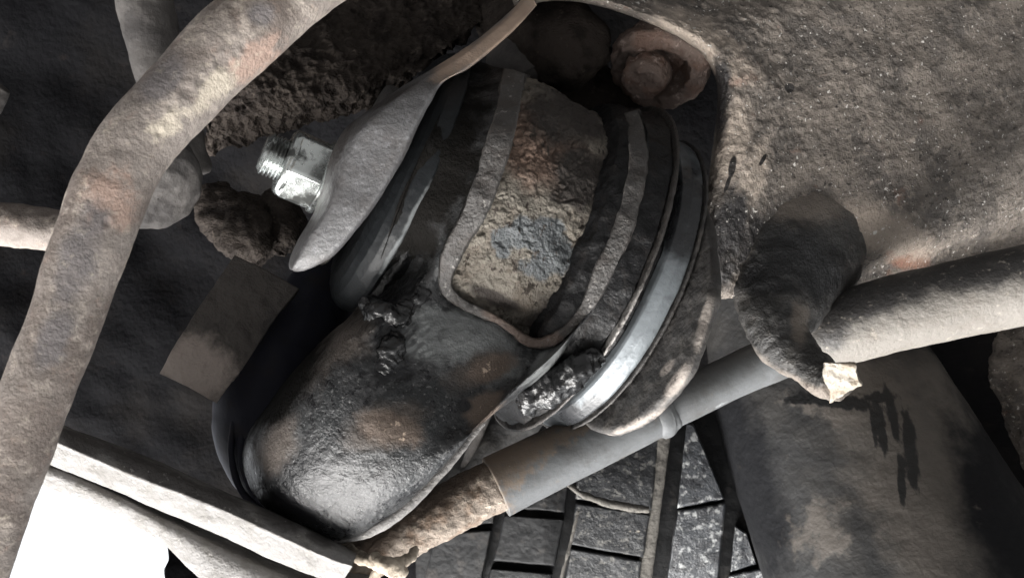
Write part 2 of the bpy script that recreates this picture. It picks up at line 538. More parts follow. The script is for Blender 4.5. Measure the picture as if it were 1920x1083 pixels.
M_UNDER = mat('underbody_black', (0.006, 0.006, 0.0068), 0.85, [
    dict(scale=25, lo=0.45, hi=0.7, col=(0.009, 0.0083, 0.0082)),
    dict(scale=160, lo=0.60, hi=0.75, col=(0.014, 0.012, 0.0115))],
    bumps=[(60, 1.0 * mm), (300, 0.8 * mm)], spec=0.04)
M_MUD = mat('brown_mud', (0.046, 0.038, 0.033), 0.92, [
    dict(scale=100, lo=0.45, hi=0.65, col=(0.022, 0.018, 0.016)),
    dict(scale=350, lo=0.58, hi=0.7, col=(0.075, 0.062, 0.052))],
    bumps=[(120, 3 * mm), (450, 2.0 * mm, 6, (1, 4, 1))], spec=0.1)
M_PLUG = mat('rusty_plug', (0.145, 0.108, 0.092), 0.75, [
    dict(scale=120, lo=0.45, hi=0.65, col=(0.12, 0.075, 0.058)),
    dict(scale=300, lo=0.56, hi=0.68, col=(0.34, 0.27, 0.24)),
    dict(scale=200, attr='dark', col=(0.06, 0.045, 0.038)),
    dict(scale=800, lo=0.70, hi=0.74, col=(0.6, 0.55, 0.5), rough=0.3)],
    bumps=[(200, 1.6 * mm), (700, 0.8 * mm)])
M_STRAP = mat('strap_steel', (0.060, 0.053, 0.048), 0.8, [
    dict(scale=90, lo=0.45, hi=0.7, col=(0.034, 0.030, 0.028)),
    dict(scale=140, attr='dust_sheen', detail=10, nr=0.72, col=(0.27, 0.23, 0.205), rough=0.9)],
    bumps=[(200, 1.2 * mm), (700, 0.5 * mm)])
M_NAVY = mat('dark_rubber_boot', (0.013, 0.0135, 0.019), 0.6, [
    dict(scale=120, lo=0.5, hi=0.7, col=(0.016, 0.015, 0.017))], bumps=[(150, 0.4 * mm)], spec=0.08)
M_TIE = mat('frayed_tie', (0.36, 0.31, 0.25), 0.85, [
    dict(scale=300, lo=0.5, hi=0.65, col=(0.2, 0.165, 0.13))], bumps=[(500, 0.8 * mm)])
M_GROUND = mat('concrete_ground', (0.12, 0.12, 0.122), 0.9, [
    dict(scale=3, lo=0.4, hi=0.65, col=(0.15, 0.149, 0.147))], bumps=[(60, 2 * mm)])

# ------------------------------------------------------------------ pivot axis of the bushing (fitted to the photograph's rings)
AQ = np.array([-4.526, -21.747, 330.0])
AX = np.array([0.87118, 0.40134, 0.28280]); AX /= np.linalg.norm(AX)

def zcone(x, y, dR=0.0):
    """depth where the ray through photo pixel (x, y) first meets the eye of the arm (slightly conical)."""
    z = np.linspace(230, 380, 600)
    P = np.stack([(x - 960) * z / F, (y - 541.5) * z / F, z], -1)
    d = P - AQ
    t = d @ AX
    r = np.linalg.norm(d - t[:, None] * AX, axis=1)
    R = np.interp(t, [-40, 30], [53, 65]) + dR
    ok = np.where(r <= R)[0]
    return float(z[ok[0]]) if len(ok) else float(z[np.argmin(r - R)])

def on_plane(x, y, t):
    """point of the photo ray on the plane across the pivot axis at distance t"""
    d = px3(x, y, 1.0)
    s = ((AQ + t * AX) @ AX) / (d @ AX)
    return d * s

def plate_poly(name, pts, t, thick, mat_, parent, masks=None, disp=(), bev=1.2, n=160, rings=40):
    """flat plate across the pivot axis, outline given on its own plane; built as concentric rings so that it can be dented"""
    P = np.array([on_plane(x, y, t) for x, y in pts])
    P = cr(P, n, closed=True)
    c = P.mean(0)
    rows = []
    back = c + AX * thick
    for s in (0.01, 0.5, 0.97):
        rows.append(back + (P - c) * s)
    rows.append(P + AX * thick * 0.72)
    rows.append(P + AX * thick * 0.28)
    for s in np.linspace(0.97, 0.01, rings):
        rows.append(c + (P - c) * s)
    return grid_obj(name, np.array(rows), mat_, parent, cv=True, disp=disp, masks=masks)

# ================================================================== SETTING
def ground():
    V = [(-60, -60, 0), (60, -60, 0), (60, 60, 0), (-60, 60, 0)]
    me = bpy.data.meshes.new('ground')
    me.from_pydata(V, [], [(0, 1, 2, 3)])
    me.materials.append(M_GROUND)
    o = bpy.data.objects.new('ground', me)
    COL.objects.link(o)
    tag(o, 'flat concrete ground under the car', 'ground', kind='structure')
ground()

# dark underbody behind everything, its lower edge follows the beam and leaves the gap to the sky
xs = [-6000, -2500, -900, -300, 0, 110, 300, 500, 700, 760, 900, 1500, 2400, 4000, 7000]
yb = [700, 720, 735, 745, 770, 815, 900, 985, 1075, 1500, 2000, 2300, 2400, 2400, 2400]
rows = []
for s in np.linspace(0, 1, 14):
    row = []
    for x, b in zip(xs, yb):
        y = b + (-5200 - b) * s ** 1.8
        row.append((x, y, 425 + 25 * math.sin(x * 0.002) - 40 * s))
    rows.append(row)
G = patch(rows, 160, 260)
o = grid_obj('underbody', G, M_UNDER, disp=[(70, 12, 3), (14, 1.2, 2)], thick=6)
tag(o, 'black dirty floor of the car behind the suspension', 'car floor', kind='structure')

# ================================================================== SUBFRAME BRACKET (plate, two ears, hook)
sub = thing('suspension_bracket', 'big rusty crusted bracket plate with an arched opening, two ears and a hooked lug', 'bracket', (1500, 300, 320))
inner = [(968, 20), (1010, 4), (1060, 2), (1120, 10), (1200, 36), (1280, 74), (1322, 108), (1346, 155), (1347, 225), (1337, 300),
         (1325, 380), (1311, 450), (1303, 510), (1330, 558), (1378, 556), (1440, 575), (1540, 610), (1640, 615), (1760, 595), (1900, 565)]
outer = [(840, -330), (900, -340), (980, -350), (1100, -350), (1260, -350), (1500, -340), (1760, -320), (2000, -240), (2150, -100), (2200, 0),
         (2220, 80), (2220, 150), (2220, 210), (2220, 270), (2220, 320), (2220, 360), (2220, 400), (2220, 425), (2220, 440), (2220, 450)]
rows = []
for s, dz in ((-0.004, 34), (-0.002, 22), (0.0, 10), (0.006, 3), (0.025, -1.5), (0.06, -1), (0.13, 4), (0.22, 8), (0.4, 11), (0.7, 14), (1.0, 18)):
    row = []
    for k, (a, b) in enumerate(zip(inner, outer)):
        x = a[0] + (b[0] - a[0]) * s
        y = a[1] + (b[1] - a[1]) * s
        base = float(np.interp(k, [0, 5, 11, 12, 13, 14, 15, 16, 19], [308, 311, 305, 305, 309, 315, 326, 333, 338]))
        dzz = dz + (45 * s * s if 4 < k < 16 else 15 * s)
        row.append((x, y, base + dzz))
    rows.append(row)
G = patch(rows, 420, 460)
grid_obj('plate', G, M_PLATE, sub, disp=[(24, 2.2, 2), (6, 0.6, 2), (2.4, 0.62, 2), (1.4, 0.25, 2)], dmask=np.clip((np.arange(420) - 60) / 90, 0.2, 1)[:, None] * np.ones((1, 460)),
         masks=dict(oil=[(1480, 480, 140, 90, 20), (1370, 430, 40, 90, 10), (1350, 180, 22, 90, 5), (1290, 100, 40, 14, 35), (1345, 480, 40, 60, 0)],
                    dust_sheen=[(1375, 270, 35, 90, 8), (1650, 430, 110, 45, 20), (1330, 90, 120, 40, 35), (1410, 330, 30, 70, 20)],
                    rust=[(1372, 130, 45, 25, 20), (1700, 480, 40, 25, 10), (1350, 120, 40, 20, 40)],
                    pit=[(1373, 312, 7, 22, 12), (1364, 345, 4, 18, 20), (1430, 300, 4, 14, 30), (1480, 165, 10, 10, 0), (1360, 490, 5, 30, 15)]))

# left ear: the long folded flange, from the arch down to its rounded tip (left edge / right edge / depth)
EARL = [((990, -16), (1006, 10), 300), ((958, 22), (978, 42), 292), ((905, 66), (926, 90), 284), ((850, 106), (876, 130), 277),
        ((765, 158), (832, 154), 271), ((712, 194), (808, 192), 268), ((655, 238), (785, 234), 266), ((624, 288), (763, 282), 266),
        ((608, 343), (738, 330), 266), ((588, 398), (706, 382), 266), ((562, 444), (668, 430), 267), ((543, 484), (625, 478), 269), ((542, 502), (580, 504), 271), ((550, 508), (560, 509), 273)]
rows = []
for (l, r, z) in EARL:
    l = np.array(l, float); r = np.array(r, float)
    def q(f, dz, lx=l, rx=r, zz=z):
        p_ = lx + (rx - lx) * f
        return (p_[0], p_[1], zz + dz)
    wv = np.hypot(*(r - l))
    k = min(1.0, wv / 90)
    rows.append([q(0.985, 1.0), q(0.9, -1.2 * k), q(0.6, -1.5 * k), q(0.30, -1.2 * k), q(0.20, 0.0), q(0.15, 3 * k), q(0.02, 13 * k + 2), q(0.0, 20), q(0.2, 24),
                 q(0.6, 24), q(0.95, 20), q(1.0, 10), q(1.0, 4)])
G = patch(rows, 200, 96, closed_v=True)
o = grid_obj('bracket_ear', G, M_EAR, sub, cv=True, caps=True, disp=[(20, 0.6, 2), (4, 0.16, 3)],
             masks=dict(rust=[(930, 70, 90, 20, -38), (860, 115, 60, 20, -35), (985, 10, 40, 20, -40)],
                        oil=[(640, 260, 14, 90, 25), (595, 370, 10, 70, 15), (720, 190, 60, 7, -28)]))  # oil mask here paints the darker shade of the receding outer-left face
o['label'] = 'grey leaf-shaped left ear with a pale folded edge'
lathe('ear_plate', AQ + np.array([-2, 4, 0]), AX, [(-60, 1), (-60, 20), (-59.5, 33), (-58, 34), (-54, 34), (-53, 33), (-53, 1)], M_DARKEAR, sub, m=96)

# right ear: dark plate across the axis outside the bushing
EARR = [(1334, 545), (1322, 590), (1306, 640), (1288, 690), (1250, 742), (1205, 782), (1160, 806), (1120, 808), (1090, 790), (1050, 720), (1060, 600), (1120, 480),
        (1200, 380), (1262, 330), (1305, 360), (1328, 430), (1336, 490)]
o = plate_poly('bracket_ear', EARR, 50, 4, M_DARKEAR, sub, disp=[(18, 1.6, 3), (4, 0.5, 3)],
               masks=dict(dust_sheen=[(1317, 610, 9, 60, 15), (1270, 715, 12, 50, 35), (1190, 795, 60, 8, -25), (1250, 690, 8, 20, 40)]))
o['label'] = 'dark right ear with a pale worn edge'

# hooked lug
HK = [(1530, 300, 372, 60), (1512, 365, 350, 118), (1488, 460, 330, 134), (1462, 550, 312, 98), (1456, 610, 300, 66), (1478, 655, 294, 54), (1520, 692, 286, 46), (1552, 712, 280, 40), (1572, 717, 275, 37)]
hook = tube('hook', HK, M_HOOK, sub, n=140, m=72, disp=[(14, 1.6, 2), (5, 1.0, 3), (2.4, 0.4, 2)], flat=0.8, dome=(True, False),
            masks=dict(dust_sheen=[(1420, 690, 22, 70, -50), (1500, 725, 80, 14, 25), (1360, 470, 40, 60, 40), (1560, 740, 40, 16, 10), (1500, 600, 16, 40, 0), (1500, 365, 150, 52, 0), (1395, 430, 26, 90, 25)], oil=[(1490, 480, 90, 60, 20), (1540, 510, 60, 60, 0), (1440, 520, 60, 40, 0)]))
hook['label'] = 'black oily hooked lug curling under the bar'
def slab(name, quad, h, mat_, parent, disp, zf):
    q = np.array(quad, float)
    u = np.linspace(0, 1, 30)
    def P_(a, b):
        return (q[0] * (1 - a) + q[1] * a) * (1 - b) + (q[3] * (1 - a) + q[2] * a) * b
    per = [(a, 0) for a in u] + [(1, b) for b in u[1:]] + [(a, 1) for a in u[::-1][1:]] + [(0, b) for b in u[::-1][1:-1]]
    c = q.mean(0)
    rows = []
    for s_, dz in ((1.0, h), (1.0, h * 0.5), (1.0, h * 0.16), (0.985, h * 0.05), (0.955, 0.0)) + tuple((v_, 0) for v_ in np.linspace(0.91, 0.01, 22)):
        row = []
        for a, b in per:
            p_ = c + (P_(a, b) - c) * s_
            row.append(px3(p_[0], p_[1], zf(*p_) + dz))
        rows.append(row)
    return grid_obj(name, np.array(rows), mat_, parent, cv=True, disp=disp)
o = slab('hook_tip', [(1544, 678), (1602, 682), (1616, 722), (1556, 754)], 13, M_TIP, hook, [(6, 1.6, 2), (2.5, 0.6, 3)], lambda x, y: 264 + (y - 714) * 0.13 - (x - 1580) * 0.04)
o['label'] = 'pale scraped end of the hook'

# ================================================================== inside the arch
bs = thing('rusty_boss', 'rounded brown casting boss with a dark flat end at the top left of the arch', 'boss', (1040, 90, 345))
tube('knob', [(940, 40, 365, 60), (1010, 55, 350, 78), (1065, 88, 342, 82), (1098, 125, 345, 62)], M_MUD, bs, n=60, m=56, disp=[(12, 2.5, 3), (4, 0.9, 3)])
tube('stub', [(1010, 50, 380, 66), (985, 120, 354, 74), (1000, 160, 350, 64)], M_DARKTUBE, bs, n=50, m=56, disp=[(12, 1.2, 2)])
o = tube('crossbar', [(960, 150, 378, 95), (1060, 165, 372, 80), (1130, 185, 368, 56), (1180, 195, 372, 40)], M_MUD, n=60, m=40, disp=[(14, 2.0, 3)])
tag(o, 'dark brown bar crossing behind the rusty plug', 'bar')
pl = thing('rusty_plug', 'crumbling rusty ring-shaped plug hanging in the arched opening', 'plug', (1220, 130, 335))
pa = px3(1262, 30, 385) ; pb = px3(1236, 128, 336)
pd = (pb - pa) / np.linalg.norm(pb - pa)
pd = pd * 0.25 + np.array([-0.20, 0.80, -0.42]); pd /= np.linalg.norm(pd)
r0 = 96 * 336 / F
lathe('plug_body', pb, pd, dense([(-18, r0 * 0.45), (-10, r0 * 0.8), (-3, r0 * 0.98), (1, r0 * 0.98), (3.5, r0 * 0.86), (3.0, r0 * 0.62), (-3, r0 * 0.52), (-7, r0 * 0.42), (-8, 0.1)], 0.7),
      M_PLUG, pl, m=110, disp=[(11, 2.6, 3), (4, 1.4, 3)], masks=dict(dark=[(1185, 118, 42, 22, 5), (1270, 60, 50, 14, 25)]))
lathe('plug_core', pb + np.array([-6, 5.5, -4]), pd, dense([(-8, 9), (0, 8.5), (2.5, 7), (2.8, 3), (1.8, 0.1)], 0.5), M_PLUG, pl, m=60, disp=[(5, 1.4, 3), (2, 0.5, 2)])

# ================================================================== CONTROL ARM
arm = thing('control_arm', 'heavy oily steel control arm with an open cup at its bushing end', 'control arm', (800, 700, 285))
RO = [(945, 128), (925, 225), (895, 320), (862, 405), (828, 482), (824, 535), (848, 568), (888, 588), (925, 605), (955, 624), (985, 646), (1015, 652),
      (1048, 642), (1082, 612), (1114, 575), (1146, 520), (1174, 462), (1196, 395), (1210, 330), (1212, 270), (1196, 205)]
RI = [(988, 140), (974, 225), (948, 325), (915, 405), (866, 480), (847, 530), (865, 556), (899, 575), (933, 592), (962, 610), (989, 630), (1014, 635),
      (1040, 624), (1068, 594), (1090, 550), (1106, 498), (1132, 445), (1152, 385), (1166, 325), (1172, 270), (1164, 215)]
OUT = [(880, 110, None), (815, 235, None), (755, 365, None), (715, 480, None), (675, 575, 300), (605, 640, 308), (518, 740, 306), (456, 850, 300), (492, 945, 291), (590, 1002, 285),
       (655, 1012, 282), (740, 966, 284), (808, 890, 287), (890, 805, 290), (985, 735, 293), (1062, 680, 300), (1118, 610, None), (1165, 520, None), (1205, 420, None), (1225, 310, None), (1215, 215, None)]
ZF = [0, 0, 0, 0, 6, 268, 262, 258, 256, 256, 258, 260, 262, 265, 268, 6, 0, 0, 0, 0, 0]
RI = [(o_[0] + (i_[0] - o_[0]) * (0.78 if k > 12 else 0.9 if k < 4 else 1), o_[1] + (i_[1] - o_[1]) * (0.78 if k > 12 else 0.9 if k < 4 else 1)) for k, (o_, i_) in enumerate(zip(RO, RI))]
rz = [zcone(*p_) - (0.0) for p_ in RO]
levels = [0.0, 0.03, 0.08, 0.2, 0.38, 0.56, 0.72, 0.85, 0.93, 0.975, 1.0]
rows = []
for s in levels:
    row = []
    for k in range(21):
        x = RO[k][0] + (OUT[k][0] - RO[k][0]) * s
        y = RO[k][1] + (OUT[k][1] - RO[k][1]) * s
        zi = rz[k]
        zo = OUT[k][2] if OUT[k][2] else zcone(OUT[k][0], OUT[k][1], -3) + (1 if k < 5 else 5)
        if ZF[k] > 100:
            zf = zi + 1.5 + (ZF[k] - zi - 1.5) * min(1, s / 0.6) ** 0.9
            z = zf + (zo - zf) * (1 - math.sqrt(max(0, 1 - s ** 4.5)))
        else:
            z = zi + (zo - zi) * s + (4 * math.sin(math.pi * s) if k > 14 else 1.5 * math.sin(math.pi * s))
        row.append((x, y, z))
    rows.append(row)
last = rows[-1]
rows.append([((x - 700) * 0.97 + 700, (y - 760) * 0.97 + 758, z + 14) for x, y, z in last])
rows.append([((x - 700) * 0.90 + 700, (y - 760) * 0.90 + 756, z + 30) for x, y, z in last])
G = patch(rows, 220, 320)
px_, py_ = to_px(G)
wr = np.clip(1.4 - np.hypot((px_ - 735) / 80, (py_ - 640) / 130), 0, 1) + np.clip(1.3 - np.hypot((px_ - 615) / 110, (py_ - 870) / 80), 0, 1) * 0.45
N_ = grid_normals(G, False, False)
N_ *= -np.sign((N_ * G).sum(-1).mean())
stretch = G @ np.array([[1, 0, 0], [0, 1, 0], [0, 0, 1.0]])
u1 = (G[..., 0] * 0.85 + G[..., 1] * 0.5); u2 = (-G[..., 0] * 0.5 + G[..., 1] * 0.85)
Wn = np.stack([u1 * 1.0, u2 * 0.45, G[..., 2] * 0.6], -1)
G = G + N_ * (wr * (0.95 * fbm(Wn, 2.3, 3, True) + 0.5 * fbm(Wn, 7, 2)))[..., None]
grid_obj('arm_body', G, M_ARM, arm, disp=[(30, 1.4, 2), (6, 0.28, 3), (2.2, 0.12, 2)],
         masks=dict(dust_sheen=[(900, 650, 110, 60, 20), (830, 620, 80, 60, 0), (1030, 680, 60, 26, -35)],
                    brown=[(560, 660, 70, 90, 30), (520, 830, 40, 60, 30), (720, 800, 90, 40, -20), (900, 690, 70, 30, -30), (640, 620, 60, 70, 0)],
                    rust=[(735, 805, 60, 30, 20), (905, 765, 40, 30, -50), (920, 690, 50, 24, -20)],
                    flank=[(780, 330, 130, 260, 24), (1200, 420, 20, 130, 10), (545, 720, 34, 130, 35)],  # last flank blob paints the arm's shaded left side near black
                    oil=[(730, 610, 26, 70, 15), (720, 690, 26, 30, 0), (590, 880, 60, 60, 20), (760, 700, 20, 20, 0), (870, 760, 16, 14, 0), (540, 950, 70, 24, 25), (1130, 640, 40, 90, 35)]))
o = tube('arm_lit_edge', [(905, 792, 284, 5), (855, 852, 280, 9), (800, 912, 277, 11), (745, 963, 275, 12), (690, 996, 276, 11), (630, 1010, 279, 7)], M_BEAM, arm, n=120, m=28, disp=[(8, 0.4, 3), (2.5, 0.2, 2)])  # pale tube carries the rim light of the arm's lower edge
o['label'] = 'pale lower edge of the arm, its rim light put into the colour'
# rim of the cup
rows = []
for k in range(21):
    o_ = np.array(RO[k], float); i_ = np.array(RI[k], float); z = rz[k]
    d = i_ - o_
    c = np.array([1010, 420.0])
    def q(f, dz):
        p_ = o_ + d * f
        return (p_[0], p_[1], z + dz)
    rows.append([q(-0.08, 3), q(0.0, -0.2), q(0.15, -1.0), q(0.8, -1.0), q(0.98, -0.2), q(1.02, 3), q(1.0, 8), q(0.9, 14), q(0.2, 14), q(0.0, 9)])
G = patch(rows, 300, 56, closed_v=True)
grid_obj('eye_rim', G, M_RIM, arm, cv=True, caps=True, disp=[(10, 0.9, 3), (3, 0.4, 3)],
         masks=dict(rust=[(1000, 635, 60, 20, 0), (960, 615, 60, 14, 30)]))
# wall going down into the cup
rows = []
for f, dz in ((1.0, 6), (1.12, 16), (1.2, 30), (1.3, 48)):
    rows.append([(RO[k][0] + (RI[k][0] - RO[k][0]) * f, RO[k][1] + (RI[k][1] - RO[k][1]) * f, rz[k] + dz) for k in range(21)])
grid_obj('cup_wall', patch(rows, 24, 160), M_RIM, arm, disp=[(8, 1.0, 3)], thick=2)
# barrel seen in the cup
prof = [(t, 54.5 - ((t + 6) / 26) ** 2 * (5.0 if t < -6 else 2.0)) for t in np.linspace(-27, 30, 200)]
lathe('bushing_barrel', AQ, AX, prof, M_BARREL, arm, m=960, disp=[(14, 1.4, 2), (7.5, 0.75, 0.07, 'crack'), (4.2, 0.5, 0.08, 'crack'), (2.0, 0.22, 3)],
      masks=dict(steel=[(1000, 440, 75, 34, -8), (1040, 485, 50, 36, 10), (940, 455, 22, 30, 0), (1010, 500, 40, 24, 0)],
                 brown=[(1020, 290, 110, 70, 15), (980, 240, 50, 60, 0), (1060, 320, 80, 40, 20)],
                 dark=[(1145, 360, 30, 120, 10), (1060, 590, 60, 40, -30), (1090, 330, 60, 60, 0), (1075, 370, 50, 20, 0), (1145, 470, 20, 110, 20), (1060, 220, 90, 60, 20), (1040, 600, 90, 26, -10), (930, 560, 60, 14, 25)]))  # dark puts the shade on the cup's right side and bottom into the colour
# grease squeezed out
def grease(ctrl, label):
    o = tube('grease_clump', ctrl, M_GREASE, arm, n=90, m=60, disp=[(8, 3.0, 2), (3.2, 0.9, 2, True)])
    o['label'] = label
grease([(985, 752, 292, 22), (1015, 730, 287, 34), (1050, 715, 284, 34), (1090, 690, 281, 26), (1120, 660, 281, 16)], 'black grease at the lower right of the eye')
grease([(690, 566, 280, 14), (715, 590, 275, 26), (745, 598, 273, 24), (770, 572, 275, 17), (800, 520, 278, 10)], 'black grease below the left bushing')
grease([(722, 618, 273, 18), (735, 650, 270, 24), (725, 690, 268, 22), (715, 720, 267, 12)], 'black grease flake on the arm')

# ================================================================== BUSHINGS
gb = thing('rubber_bushing', 'right rubber bushing with a broad bright steel band, beside the dark ear', 'bushing', (1150, 540, 330), 'rubber bushings of the control arm')
lathe('rubber', AQ, AX, dense([(10, 50), (14, 58), (19, 61), (23, 61.5), (27, 63), (31, 64.5), (33, 62), (34, 54), (39.5, 54), (40, 30)], 0.5), M_RUBBER, gb, m=300, disp=[(8, 1.3, 3), (3, 0.5, 3)])
lathe('washer', AQ, AX, dense([(31.6, 55), (31.6, 66.2), (31.9, 66.8), (32.4, 66.8), (32.7, 66.2), (32.8, 55)], 0.35), M_LIP, gb, m=400, disp=[(3, 0.4, 3)], masks=dict(dust_sheen=[(1150, 650, 40, 120, 36)]))
lathe('metal_band', AQ, AX, dense([(39.6, 50), (39.9, 56.6), (40.4, 57.6), (43.5, 59.2), (46.6, 59.7), (47.3, 59.6), (47.7, 58.8), (47.9, 50)], 0.3), M_BAND, gb, m=400, disp=[(10, 0.25, 2)],
      masks=dict(oil=[(1105, 768, 40, 24, -40), (1290, 400, 60, 110, 0), (1075, 780, 40, 30, 0)]))  # the upper oil blob paints the band's fade into the arch's shadow
lathe('washer', AQ, AX, dense([(47.9, 50), (48.1, 60.3), (48.5, 60.7), (49.0, 60.4), (49.2, 50)], 0.3), M_DARKEAR, gb, m=300, disp=[(3, 0.5, 3)])
ga = thing('rubber_bushing', 'left black rubber bushing behind the grey leaf-shaped ear', 'bushing', (760, 350, 320), 'rubber bushings of the control arm')
lathe('rubber', AQ, AX, dense([(-37.8, 30), (-37.8, 46), (-35, 47.2), (-32, 46), (-29, 48.5), (-25, 49.5), (-20, 47), (-18, 42)], 0.5), M_RUBBER, ga, m=300, disp=[(7, 1.6, 3), (3, 0.8, 3)])
lathe('metal_band', AQ, AX, dense([(-50, 30), (-49.5, 40), (-48, 44.5), (-46, 47.6), (-43.5, 49.2), (-40.5, 49.8), (-38.9, 49.7), (-38.4, 49.0), (-38.2, 44)], 0.35), M_LEFTBAND, ga, m=400, disp=[(12, 0.3, 2), (3, 0.15, 2)],
      masks=dict(dust_sheen=[(778, 400, 7, 60, 28), (740, 470, 6, 60, 32)]))  # here the mask paints the bluish sheen along the band's ridge
gl = grid_obj  # (kept short)

# ================================================================== PIVOT BOLT
pv = thing('pivot_bolt', 'shiny zinc-plated nut and bolt end sticking out of the grey ear', 'bolt', (560, 310, 306))
B0 = px3(492, 284, 303); B1 = px3(650, 352, 314)
bd = (B1 - B0) / np.linalg.norm(B1 - B0)
prof = [(-0.2, 0.1), (0, 5.6), (1.2, 7.0)]
t = 1.2
while t < 7.5:
    prof += [(t + 0.35, 7.5), (t + 0.65, 7.5), (t + 1.0, 6.6), (t + 1.25, 6.6)]
    t += 1.25
prof += [(9, 7.0), (30, 7.0)]
lathe('threaded_shank', B0, bd, dense(prof, 0.3), M_ZINC, pv, m=90)
nut = lathe('hex_nut', B0, bd, dense([(8.2, 7.0), (8.2, 9.6), (8.8, 10.8), (10.2, 11.4), (22, 11.4), (22.2, 7)], 0.4), M_ZINC, pv, m=240, hexf=0.35, disp=[(6, 0.12, 2)])
lathe('collar', B0, bd, dense([(7.4, 7.2), (7.4, 10.2), (8.0, 11.4), (9.2, 11.9), (10.4, 11.7), (11.0, 10.6)], 0.3), M_ZINC, nut, m=120, disp=[(5, 0.2, 2)])
lathe('washer', B0, bd, dense([(20.6, 8), (20.6, 12.6), (21.2, 13.2), (22.8, 13.2), (23.2, 8)], 0.4), M_ZINC, pv, m=120)

# ================================================================== ANTI-ROLL BAR and pipes on the left
ab = tube('anti_roll_bar', [(700, -120, 262, 64), (560, -25, 254, 68), (470, 46, 248, 70), (400, 108, 244, 72), (330, 185, 240, 72), (262, 264, 236, 72), (215, 348, 233, 70), (168, 470, 230, 69),
               (124, 600, 227, 66), (88, 692, 225, 63), (45, 800, 223, 62), (6, 905, 221, 62), (-30, 1010, 220, 62), (-70, 1130, 220, 62)], M_TUBE, n=420, m=150,
          dents=[(418, 118, 15, 1.5), (378, 150, 11, 1.1), (350, 172, 13, 1.2), (322, 200, 10, 1.0), (455, 88, 9, 0.8), (490, 40, 24, 0.8), (200, 418, 9, 1.3), (222, 280, 16, 0.6), (300, 250, 9, 0.9), (500, 100, 8, 0.7), (150, 560, 20, 0.7)],
          disp=[(34, 1.4, 2), (12, 0.4, 3), (4, 0.14, 3)],
          masks=dict(rust=[(200, 370, 40, 60, 20), (225, 390, 30, 40, 20), (480, 110, 60, 26, -40)], dark=[(150, 480, 40, 90, 20), (300, 150, 60, 30, -45), (490, 30, 30, 24, 0), (100, 640, 30, 60, 20)],
                     dust_sheen=[(315, 235, 40, 22, -40), (400, 165, 50, 22, -42)]))
tag(ab, 'thick curved rusty anti-roll bar sweeping down the left side', 'anti-roll bar')
o = tube('pipe', [(258, -90, 300, 52), (272, 0, 300, 52), (292, 90, 300, 50), (320, 200, 302, 48), (350, 320, 306, 46)], M_DARKTUBE, n=90, m=56, disp=[(16, 1.2, 3), (5, 0.6, 3)])
tag(o, 'grey upright pipe crossing behind the curved bar at the top left', 'pipe')
o = tube('pipe', [(-160, 400, 280, 40), (-60, 410, 280, 40), (40, 425, 280, 40), (130, 440, 281, 40), (230, 455, 284, 40)], M_TUBE, n=80, m=56, disp=[(16, 1.2, 3), (5, 0.6, 3)])
tag(o, 'pale horizontal pipe entering at the left edge behind the curved bar', 'pipe')
bk = px3(276, 335, 276)
o = lathe('bar_bush', bk, [0.45, 0.55, -0.45], dense([(-12, 0.2), (-12, 10), (-10, 14.5), (-5, 16), (4, 16), (8, 14), (10, 10), (10.5, 0.2)], 0.8), M_DARKTUBE, m=90, disp=[(10, 1.4, 3), (4, 0.5, 2)])
tag(o, 'dark rounded mounting bush tucked behind the curved bar', 'mounting bush')
o = tube('pipe', [(-60, 230, 300, 30), (-20, 190, 300, 26), (0, 165, 300, 18)], M_DARKTUBE, n=30, m=32, disp=[(8, 1.0, 3)])
tag(o, 'stubby pipe end just showing at the left edge', 'pipe')

# strap
rows = [[(440, 478, 318), (498, 505, 318), (560, 540, 318)], [(400, 535, 312), (455, 568, 310), (514, 600, 312)], [(350, 612, 304), (405, 645, 302), (462, 680, 304)],
        [(318, 665, 300), (372, 695, 298), (430, 722, 300)], [(299, 700, 300), (352, 725, 298), (406, 756, 300)]]
o = grid_obj('strap_end', patch(rows, 90, 70), M_STRAP, disp=[(12, 1.2, 3), (3, 0.4, 3)], thick=2.5, masks=dict(dust_sheen=[(362, 690, 85, 62, 27), (330, 680, 40, 36, 0)]))
tag(o, 'flat brown steel strap end with a square cut, below the nut', 'strap')

# rubber boot and dark cylinder behind the arm
bt = thing('rubber_boot', 'dark ribbed rubber boot peeking out behind the lower end of the arm', 'boot', (470, 820, 310))
tube('boot_body', [(640, 520, 350, 70), (570, 610, 338, 82), (510, 700, 328, 90), (500, 800, 322, 96), (540, 880, 318, 92)], M_NAVY, bt, n=90, m=64, disp=[(14, 1.0, 2)])
for off, rad in ((0, 6), (20, 7), (38, 6)):
    tube('rib', [(490 + off, 690, 320, rad), (456 + off, 740, 312, rad), (437 + off, 800, 306, rad), (434 + off, 860, 301, rad), (452 + off, 918, 297, rad), (490 + off, 955, 296, rad)], M_NAVY, bt, n=80, m=20, disp=[(9, 0.3, 2)])

